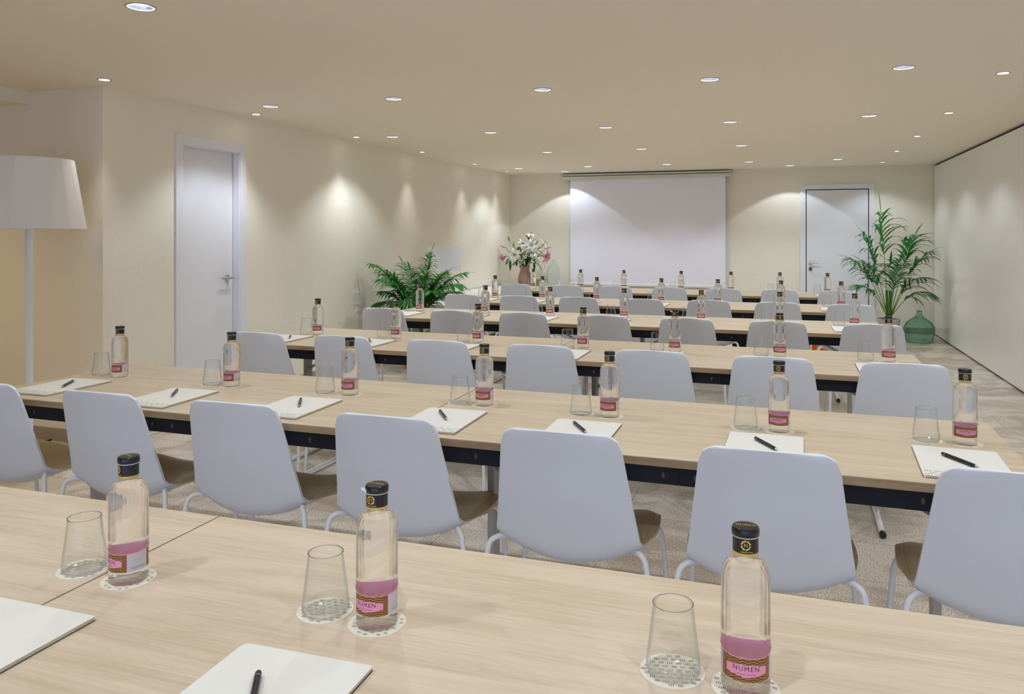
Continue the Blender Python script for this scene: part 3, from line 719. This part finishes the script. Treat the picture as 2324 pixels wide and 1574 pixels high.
for (ri, a, b) in PENS:
    za = HT+NTK+0.004; A = Vector(un(*a, za)); B = Vector(un(*b, za)); d = B-A; ang = math.atan2(d.y, d.x)
    o = pn if fp else copy_tree(pn); fp = False
    mid = (A+B)/2 if d.length > 0.09 else B - d.normalized()*0.07
    if ri == (1, 1): mid = A + d.normalized()*0.07
    o.location = (mid.x, mid.y, HT+NTK+0.0003); o.rotation_euler = (0, 0, ang)
    tag(o, 'black pen on notebook, ' + where(*ri), 'pen', 'black pens on the notebooks')

# ------------------------------------------------------------------ projection screen
YS = YB-0.10
ps = empty('projection_screen', (-2.02, YS, HC)); tag(ps, 'pulled-down white projection screen in an ivory case at the ceiling', 'projection screen')
m = MB(); m.box(-3.300, -0.750, YS-0.05, YS+0.06, 2.300, 2.325); m.box(-3.300, -0.750, YS-0.05, YS+0.06, 2.235, 2.290); m.box(-3.302, -0.748, YS-0.03, YS+0.06, 2.2352, 2.3248)
rel(m.build('case', CASE, bevel=0.002, fix=False), ps)
m = MB(); m.box(-3.299, -0.751, YS-0.047, YS-0.03, 2.289, 2.301); rel(m.build('slot', GAP), ps)
m = MB(); m.box(-3.335, -0.715, YS-0.03, YS+0.05, HC-0.008, HC-0.001); m.box(-3.32, -3.305, YS, YS+0.02, 2.3, HC); m.box(-0.745, -0.73, YS, YS+0.02, 2.3, HC); rel(m.build('mounting_rail', GREYMET, fix=False), ps)
m = MB(); m.box(-3.200, -0.823, YS-0.001, YS+0.001, 0.62, 2.24); rel(m.build('fabric', SCREENW), ps)
m = MB(); m.box(-3.225, -0.800, YS-0.012, YS+0.012, 0.585, 0.625); rel(m.build('bottom_bar', pmat('white_bar', (0.86, 0.86, 0.88), 0.4), bevel=0.006), ps)

# ------------------------------------------------------------------ lamps
fl = empty('floor_lamp', (-4.30, 3.49, 0)); tag(fl, 'tall white floor lamp with a faceted shade on a straight white pole', 'lamp')
fx, fy = atY(66, 3.49), 3.49; fl.location = (fx, fy, 0)
m = MB(); m.lathe([(0.305, 1.414), (0.237, 1.832)], 18, smooth=False); m.lathe([(0.301, 1.414), (0.233, 1.832)], 18, smooth=False); m.lathe([(0.301, 1.414), (0.305, 1.414)], 18, smooth=False); m.lathe([(0.233, 1.832), (0.237, 1.832)], 18, smooth=False)
sh = m.build('lamp_shade', SHADE, fl); sh.rotation_euler = (0, 0, R(4))
m = MB(); m.tube([(0, 0, 0.02), (0, 0, 1.70)], 0.0215, 20); m.build('pole', WHITEMET, fl)
m = MB(); m.lathe([(0.0, 0), (0.16, 0), (0.16, 0.012), (0.03, 0.02), (0.0, 0.02)], 40); m.build('base', WHITEMET, fl)
m = MB(); m.lathe([(0.0, 1.70), (0.03, 1.705), (0.038, 1.74), (0.03, 1.78), (0.0, 1.795)], 20); m.build('bulb', pmat('frosted_bulb', (0.8, 0.8, 0.78), 0.3), fl)
m = MB()
for k in range(3):
    a = R(120*k+10); m.tube([(0, 0, 1.69), (0.232*math.cos(a), 0.232*math.sin(a), 1.80)], 0.003, 6)
m.build('shade_spokes', WHITEMET, fl)
LX, LY, CZ = -3.90, 8.58, 0.60
tl = empty('table_lamp', (LX, LY, CZ)); tag(tl, 'table lamp with pale drum shade and glass base behind the bushy palm', 'lamp')
m = MB(); m.lathe([(0.21, 0.345), (0.21, 0.635)], 48); m.lathe([(0.207, 0.345), (0.207, 0.635)], 48); m.build('lamp_shade', LINEN, tl)
m = MB(); m.lathe([(0.0, 0.001), (0.11, 0.001), (0.135, 0.02), (0.14, 0.06), (0.125, 0.14), (0.085, 0.24), (0.045, 0.31), (0.03, 0.335), (0.03, 0.36)], 40); m.build('glass_base', LAMPG, tl)
m = MB(); m.tube([(0, 0, 0.33), (0, 0, 0.60)], 0.010, 10); m.tube([(-0.208, 0, 0.60), (0.208, 0, 0.60)], 0.002, 6); m.build('stem', CHROME, tl)

# ------------------------------------------------------------------ consoles
cs = empty('console_table', (-3.9, 9.5, 0)); tag(cs, 'low white console with drawers along the door wall, holding the lamp', 'console')
m = MB(); m.box(-4.215, -3.55, 7.82, 11.05, 0.565, 0.60); rel(m.build('top', CONSOLE, bevel=0.002), cs)
m = MB(); m.box(-4.205, -3.60, 7.86, 11.01, 0.10, 0.565); rel(m.build('carcass', CONSOLE), cs)
for k in range(4):
    m = MB(); y0 = 7.87+k*0.785; m.box(-3.60, -3.582, y0, y0+0.775, 0.12, 0.555); f = rel(m.build('drawer', CONSOLE, bevel=0.002), cs)
for (a, b) in ((-4.15, 7.95), (-3.66, 7.95), (-4.15, 10.92), (-3.66, 10.92)):
    m = MB(); m.box(a-0.025, a+0.025, b-0.025, b+0.025, 0, 0.10); rel(m.build('leg', CONSOLE), cs)
s2 = empty('sideboard', (-3.6, 11.5, 0)); tag(s2, 'low white sideboard below the flowers in the screen corner', 'sideboard')
m = MB(); m.box(-4.20, -3.02, 11.12, 11.68, 0.555, 0.58); rel(m.build('top', CONSOLE, bevel=0.002), s2)
m = MB(); m.box(-4.18, -3.04, 11.15, 11.66, 0.0, 0.555); rel(m.build('carcass', CONSOLE), s2)
for k in range(2):
    m = MB(); x0 = -4.17+k*0.565; m.box(x0, x0+0.555, 11.132, 11.15, 0.04, 0.545); rel(m.build('door', CONSOLE, bevel=0.002), s2)

# ------------------------------------------------------------------ demijohns, vase
def jar(name, prof, mat, loc, label, cat, lip=None, seg=48, thick=0.004):
    root = empty(name, loc); tag(root, label, cat)
    m = MB(); m.lathe(prof, seg); m.build('body', mat, root)
    r, z = prof[-1]; m = MB(); pts = [(r*math.cos(2*math.pi*k/32), r*math.sin(2*math.pi*k/32), z) for k in range(33)]
    m.tube(pts, lip or 0.006, 8); m.build('rim', mat, root); return root
jar('demijohn', [(0.0, 0.012), (0.08, 0.010), (0.135, 0.004), (0.155, 0.015), (0.172, 0.07), (0.184, 0.15), (0.180, 0.20), (0.150, 0.255), (0.095, 0.30), (0.055, 0.325), (0.036, 0.35), (0.031, 0.385), (0.030, 0.40)],
    GREENG, (1.650, 11.02, 0), 'round green glass demijohn on the floor in the partition corner', 'demijohn', 0.005)
xg = atY(1257, 11.42)
jar('demijohn', [(0.0, 0.004), (0.06, 0.002), (0.075, 0.01), (0.105, 0.08), (0.122, 0.17), (0.120, 0.23), (0.100, 0.30), (0.065, 0.345), (0.034, 0.37), (0.028, 0.395), (0.042, 0.412)],
    CLEARG, (xg, 11.42, 0.58), 'pale clear glass demijohn beside the projection screen', 'demijohn', 0.003)
xo = atY(1846, 9.75)
jar('demijohn', [(0.0, 0.004), (0.10, 0.002), (0.145, 0.02), (0.165, 0.10), (0.165, 0.20), (0.14, 0.30), (0.085, 0.38), (0.045, 0.44), (0.035, 0.50), (0.045, 0.56), (0.05, 0.575)],
    ORANGEG, (xo, 9.75, 0), 'orange glass demijohn on the floor seen under the tables', 'demijohn', 0.004)
xy = atY(1228, 11.35)
yj = empty('candle_jar', (xy, 11.35, 0.58)); tag(yj, 'small square yellow glass jar between the clay vase and clear demijohn', 'jar')
m = MB(); m.box(-0.062, 0.062, -0.062, 0.062, 0.002, 0.115); m.build('wax', YELLOWG, yj, bevel=0.004)
m = MB(); m.box(-0.064, 0.064, -0.064, 0.064, 0.0, 0.165); m.build('glass', CLEARG, yj, bevel=0.003)
VX, VY = atY(1191, 11.38), 11.38
vs = empty('flower_vase', (VX, VY, 0.58)); tag(vs, 'pinkish brown clay vase with wavy rim holding lilies', 'vase')
m = MB(); P = []
for r, z in [(0.0, 0.0), (0.06, 0.0), (0.085, 0.02), (0.106, 0.08), (0.105, 0.14), (0.085, 0.20), (0.070, 0.25), (0.072, 0.29), (0.090, 0.312), (0.084, 0.308), (0.066, 0.28), (0.06, 0.2)]:
    P.append([((r+(0.008*math.sin(7*a) if z > 0.30 else 0))*math.cos(a), (r+(0.008*math.sin(7*a) if z > 0.3 else 0))*math.sin(a), z+(0.006*math.sin(7*a) if z > 0.30 else 0)) for a in [2*math.pi*k/56 for k in range(56)]])
m.grid(P, 0, True, close_v=True); m.build('body', CLAY, vs)

# ------------------------------------------------------------------ lilies (spread across the view, heights read off the photo)
CAMR = Vector((CO, SI, 0))
def leafshape(m, a, d, L, wd, droop, mi=0, nrm=None, n=8, fold=0.25, twist=0.0):
    """lanceolate leaf from a along d"""
    a = Vector(a); d = Vector(d).normalized(); side = d.cross(Vector((0, 0, 1)))
    if side.length < 0.05: side = Vector((1, 0, 0))
    side.normalize(); side.rotate(Matrix.Rotation(twist, 3, d))
    P = []; p = a.copy(); dd = d.copy()
    for k in range(n+1):
        t = k/n; ww = wd*math.sin(math.pi*min(1, t*0.93+0.07))**0.8*(1-t*0.25) if t < 1 else 0.0003
        up = side.cross(dd).normalized()
        P.append([tuple(p-side*ww+up*ww*fold), tuple(p), tuple(p+side*ww+up*ww*fold)])
        dd = (dd+Vector((0, 0, -droop/n))).normalized(); p = p+dd*(L/n)
    m.grid(P, mi, True)
def blossom(root, c, d, size, mat, name='blossom'):
    c = Vector(c); d = Vector(d).normalized(); m = MB()
    s = d.cross(Vector((0, 0, 1))); s = s.normalized() if s.length > .05 else Vector((1, 0, 0)); u = s.cross(d)
    for k in range(6):
        a = math.pi*k/3+0.3; rad = s*math.cos(a)+u*math.sin(a); P = []
        wm = size*(0.20 if k % 2 else 0.15)
        for j in range(9):
            t = j/8; along = size*(0.55*math.sin(t*1.9)); out = size*(0.06+0.75*t**1.7)
            ww = wm*math.sin(math.pi*min(1, 0.12+0.88*t))**0.7 if t < 1 else 0.0005
            pp = c+d*(along-size*0.18*max(0, t-0.7)*3)+rad*out; tg = rad.cross(d).normalized()
            P.append([tuple(pp-tg*ww+d*ww*0.25), tuple(pp), tuple(pp+tg*ww+d*ww*0.25)])
        m.grid(P, 0, True)
    b = m.build(name, mat, root, fix=False)
    m = MB()
    for k in range(6):
        a = math.pi*k/3; e = c+d*size*0.75+(s*math.cos(a)+u*math.sin(a))*size*0.22
        m.tube([c, c+d*size*0.4+(e-c)*0.1, e], 0.0012, 5); m.tube([e-(s*math.sin(a)-u*math.cos(a))*0.008, e+(s*math.sin(a)-u*math.cos(a))*0.008], 0.003, 6, mi=1)
    m.build('stamens', [BUDG, STAMEN], b, fix=False)
def bud(root, c, d, L, mat):
    c = Vector(c); d = Vector(d).normalized(); m = MB(); n = 8
    m.tube([c+d*L*k/n for k in range(n+1)], [max(0.002, 0.017*math.sin(math.pi*(0.1+0.86*k/n))**0.8) for k in range(n+1)], 10); m.build('bud', mat, root)
def zpx(v, Y, u):
    a = (u-CX)/F; fw = Y/(a*SI+CO); return H-(v-HY)/F*fw
top = Vector((VX, VY, 0.88))
def at_px(u, v, dy):  # a point of the bouquet, dy behind or before the vase
    Y = VY+dy; return Vector((atY(u, Y), Y, zpx(v, Y, u)))
LIL = [ # blossom px, dy, facing(right,up,toward camera), size, kind, label
 ((1168, 577), -0.10, (-0.1, -0.1, 1), 0.115, 'w', 'white lily with wide open blossom low in the vase bouquet, door side'),
 ((1182, 557), -0.02, (0.5, 0.6, 0.5), 0.095, 'w', 'white lily with blushing pink blossom at the bouquet top, door side'),
 ((1148, 582), 0.02, (-0.9, -0.3, 0.3), 0.10, 'p', 'pink lily hanging out over the bouquet edge on the door side'),
 ((1206, 557), -0.08, (0.0, 0.1, 1), 0.105, 'w', 'white lily facing the room at the bouquet middle below two leaves'),
 ((1216, 574), -0.12, (-0.3, -0.9, 0.4), 0.11, 'w', 'white lily nodding downward in the bouquet beside a pink one'),
 ((1204, 540), 0.05, (0.1, 0.9, 0.3), 0.09, 'w', 'topmost white lily of the bouquet, pale against the wall'),
 ((1232, 580), -0.04, (0.7, -0.2, 0.5), 0.125, 'p', 'big pink lily on the screen side of the bouquet'),
 ((1228, 558), 0.03, (0.8, 0.6, 0.2), 0.10, 'w', 'white lily leaning toward the screen at the bouquet upper edge')]
BUDS = {1: [((1156, 548), (-0.2, 1, 0.1), 0.10, BUDG), ((1165, 560), (0.1, 1, 0), 0.08, BUDG)], 2: [((1150, 562), (-1, 0.35, 0), 0.12, BUDP)], 6: [((1236, 564), (1, 0.3, 0), 0.10, BUDP)], 3: [((1214, 556), (0.5, 0.8, 0), 0.10, BUDG)]}
CAMF = Vector((-SI, CO, 0))
def vdir(d): return CAMR*d[0]+Vector((0, 0, 1))*d[1]-CAMF*d[2]
for i, (px, dy, fc_, sz, kd, lab) in enumerate(LIL):
    sz *= 1.25
    c = at_px(px[0], px[1], dy); d = vdir(fc_).normalized()
    root = empty('lily', (VX, VY, 0.60)); tag(root, lab, 'lily', 'lilies in the clay vase')
    O = Vector((VX, VY, 0.60)); c = c-O
    base = Vector((random.uniform(-.03, .03), random.uniform(-.03, .03), 0.02)); mid = Vector((c.x*0.28, c.y*0.28, 0.33)); e = c-d*sz*0.2
    path = bez([base, mid*0.5+Vector((0, 0, 0.0)), mid, (mid+e)/2+Vector((0, 0, 0.02)), e], 6)
    m = MB(); m.tube(path, 0.0038, 6); m.build('stem', STEMG, root)
    m = MB(); rnd = random.Random(i+3)
    for k in range(11):
        t = int(len(path)*(0.45+0.05*k)); p = path[min(t, len(path)-1)]
        a = rnd.uniform(0, 6.28); dr = CAMR*math.cos(a)+Vector((0, 0, 1))*rnd.uniform(-0.25, 0.7)+CAMF*math.sin(a)*0.5
        leafshape(m, p, dr, rnd.uniform(0.10, 0.19), rnd.uniform(0.018, 0.028), rnd.uniform(0.4, 1.6))
    m.build('leaves', LILYL, root, fix=False)
    blossom(root, c, d, sz, PETW if kd == 'w' else PETP)
    for (q, bd, L, mt) in BUDS.get(i, []):
        cc = at_px(q[0], q[1], dy)-O; m = MB(); m.tube([path[-6], (path[-6]+cc)/2+Vector((0, 0, -.01)), cc], 0.003, 6); m.build('bud_stalk', STEMG, root); bud(root, cc, vdir(bd), L, mt)
    if i in (3, 6, 0):
        m = MB()
        big = {3: [((1205, 552), (-0.5, 1, 0.1), .10), ((1206, 552), (0.8, 1, 0.1), .12), ((1196, 575), (-1, 0.1, 0.3), .14)], 6: [((1216, 592), (0.5, -0.6, 0.2), .22), ((1232, 592), (0.4, -1, 0), .14), ((1212, 595), (0.05, -1, 0.3), .14)],
               0: [((1160, 592), (-0.6, -0.3, 0.3), .12), ((1158, 590), (0.0, -1, 0.1), .17), ((1180, 575), (0.3, -1, .3), .12), ((1150, 578), (-0.6, -0.7, .2), .13)]}[i]
        for q, bd, L in big: leafshape(m, at_px(q[0], q[1], dy)-O, vdir(bd), L, 0.021, 0.4)
        m.build('broad_leaves', LILYL, root, fix=False)

# ------------------------------------------------------------------ palms
def frond(root, base, tip_dir, L, rise, droop, n, ll, lw, mat, stem_r=0.005, bare=0.35, fold=0.9, ldroop=1.0, seed=0):
    rnd = random.Random(seed); m = MB(); base = Vector(base); h = Vector(tip_dir).normalized()
    pts = []; N = 26
    d = (h*math.cos(rise)+Vector((0, 0, 1))*math.sin(rise)).normalized(); p = base.copy()
    for k in range(N+1):
        pts.append(p.copy()); t = k/N; d = (d+Vector((0, 0, -droop*t*1.6/N))).normalized(); p = p+d*(L/N)
    m.tube(pts, [stem_r*(1-0.8*k/N)+0.0006 for k in range(N+1)], 6, mi=1)
    for k in range(n):
        t = bare+(1-bare)*(k+0.5)/n; x = t*N; i = min(int(x), N-1); f = x-i; q = pts[i].lerp(pts[i+1], f); tg = (pts[i+1]-pts[i]).normalized()
        side = tg.cross(Vector((0, 0, 1)));  side = side.normalized() if side.length > .05 else h.cross(Vector((0, 0, 1))).normalized()
        up = side.cross(tg)
        pr = math.sin(math.pi*(0.18+0.78*(k+0.5)/n))**0.6
        for s in (-1, 1):
            dr = (tg*fold+side*s*0.9+up*rnd.uniform(0.1, 0.45)).normalized()
            leafshape(m, q, dr, ll*pr*rnd.uniform(0.85, 1.1), lw*rnd.uniform(0.85, 1.1), ldroop*rnd.uniform(0.6, 1.3), n=6, fold=0.35)
    if True:
        leafshape(m, pts[-1], (pts[-1]-pts[-2]), ll*0.55, lw*0.8, 0.5, n=5)
    return m.build('frond', [mat, STEMG], root, fix=False)
# bushy areca palm by the door wall
PX, PY = -3.62, 7.27
ap = empty('potted_areca_palm', (PX, PY, 0)); tag(ap, 'bushy green palm in a terracotta pot by the door wall and console', 'palm')
m = MB(); m.lathe([(0.0, 0.0), (0.12, 0.0), (0.16, 0.24), (0.172, 0.245), (0.172, 0.275), (0.155, 0.275), (0.15, 0.25)], 36); m.build('pot', POTT, ap)
m = MB(); m.lathe([(0.0, 0.255), (0.153, 0.25)], 24); m.build('soil', SOIL, ap)
m = MB()
for k in range(12):
    a = k*2.4; rr = 0.03+0.05*((k*37) % 10)/10; m.tube([(rr*math.cos(a), rr*math.sin(a), 0.25), (rr*1.2*math.cos(a), rr*1.2*math.sin(a), 0.62)], 0.009, 7)
m.build('canes', STEMG, ap)
AF = [(-1, 0, .80, 1.15, 1.5), (-.9, .5, .66, 1.05, 1.35), (1, .1, .70, .98, 1.2), (.95, -.3, .64, .9, 1.7), (.6, .6, .62, 1.1, 1.0), (.25, .2, .74, 1.35, .35), (-.3, .3, .62, 1.25, .8), (-.5, -.5, .6, 1.0, 1.4), (.4, -.7, .6, .95, 1.6),
      (-.8, -.3, .46, .95, 1.3), (1, .4, .52, .8, 1.4), (-.8, .2, .50, .45, 1.2), (.9, 0, .50, .40, 1.1), (0, -1, .5, .8, 1.8), (0.1, .8, .55, 1.0, 1.1), (-.2, -.8, .45, .55, 1.3), (-.6, 0, .62, 1.2, 1.1), (.5, .1, .6, 1.15, 1.0), (-.05, -.3, .55, 1.3, .9), (.15, -.2, .5, 1.2, 1.1)]
for k, (a, b, L, rise, dr) in enumerate(AF):
    hd = CAMR*a+CAMF*b
    frond(ap, (0.06*a, 0.06*b, 0.52+0.02*(k % 4)), hd, L*0.9, rise, dr, 30, 0.235, 0.0115, LEAF1, bare=0.18, ldroop=1.2, seed=k)
# tall kentia palm by the far door
KX, KY = atY(2017, 10.95), 10.95
kp = empty('potted_kentia_palm', (KX, KY, 0)); tag(kp, 'tall slender palm in a pale pot between the far door and green demijohn', 'palm')
m = MB(); m.lathe([(0.0, 0.0), (0.095, 0.0), (0.135, 0.27), (0.145, 0.29), (0.138, 0.30), (0.128, 0.29)], 36); m.build('pot', POTW, kp)
m = MB(); m.lathe([(0.0, 0.28), (0.129, 0.285)], 24); m.build('soil', SOIL, kp)
m = MB()
for k in range(9):
    a = k*2.4; m.tube([(0.02*math.cos(a), 0.02*math.sin(a), 0.27), (0.035*math.cos(a), 0.035*math.sin(a), 0.66)], 0.0075, 7)
m.build('canes', STEMG, kp)
KF = [(-.10, .0, 1.34, 1.50, .15, .30, .017, .58), (-.45, .1, 1.10, 1.38, .95, .24, .015, .60), (.55, .1, 1.08, 1.30, .55, .26, .020, .66), (.62, -.1, .98, 1.22, 1.1, .20, .015, .60),
      (-.8, .1, .90, 1.22, 1.25, .20, .016, .5), (.9, .1, .72, 1.15, 1.6, .22, .017, .42), (.8, -.3, .60, 1.0, 1.7, .20, .016, .42), (-.7, -.1, .62, 1.1, 1.5, .18, .014, .5), (.15, -.5, .74, 1.4, .9, .22, .019, .45), (-.15, -.5, .70, 1.42, 1.0, .22, .018, .45), (.45, .4, .82, 1.25, 1.0, .22, .018, .48), (-.35, .5, .8, 1.25, 1.1, .22, .017, .5)]
for k, (a, b, L, rise, dr, ll, lw, bare) in enumerate(KF):
    hd = CAMR*a+CAMF*b
    frond(kp, (0.03*a, 0.03*b, 0.32), hd, L, rise, dr*1.2, 10, ll*1.75, lw*1.15, LEAF2, stem_r=0.0055, bare=bare, fold=1.25, ldroop=1.5, seed=50+k)

bx = empty('equipment_box', (-0.30, 7.12, 0)); tag(bx, 'black upright box on the floor under the second table row from the screen', 'box')
m = MB(); m.box(-0.13, 0.13, -0.10, 0.10, 0.012, 0.55); m.build('casing', BLACK, bx, bevel=0.006)
for a, b in ((-.1, -.07), (.1, -.07), (-.1, .07), (.1, .07)):
    m = MB(); m.lathe([(0.0, 0.0), (0.012, 0.0), (0.012, 0.013), (0.0, 0.013)], 12, (a, b)); m.build('foot', CORDB, bx)

# ------------------------------------------------------------------ plug and cords
pg = empty('power_plug', (0, 0, 0)); qx, qy = un(381, 968, 0.02); pg.location = (qx, qy, 0); tag(pg, 'black plug with white cord lying on the floor by the door wall', 'plug')
m = MB(); m.box(-0.030, 0.030, -0.018, 0.018, 0.0, 0.034); m.box(-0.05, -0.028, -0.012, 0.012, 0.006, 0.028); b = m.build('plug_body', CORDB, pg, bevel=0.005, fix=False); b.rotation_euler = (0, 0, 1.0)
m = MB(); P = [un(u, v, 0.006) for u, v in ((374, 976), (350, 982), (326, 988), (290, 992), (240, 1003), (190, 1010), (120, 1015))]
m.tube(bez([(x-qx, y-qy, 0.006) for x, y in P], 5), 0.0045, 8); m.build('cord', CORDW, pg)
m = MB(); P = [un(u, v, 0.006) for u, v in ((86, 1006), (110, 999), (130, 995), (200, 990), (260, 986))]
m.tube(bez([(x, y, 0.006) for x, y in P], 5), 0.005, 8); tag(m.build('cable', CORDB), 'black cord on the floor beside the floor lamp pole', 'cord')
# dark dent in the wall paint
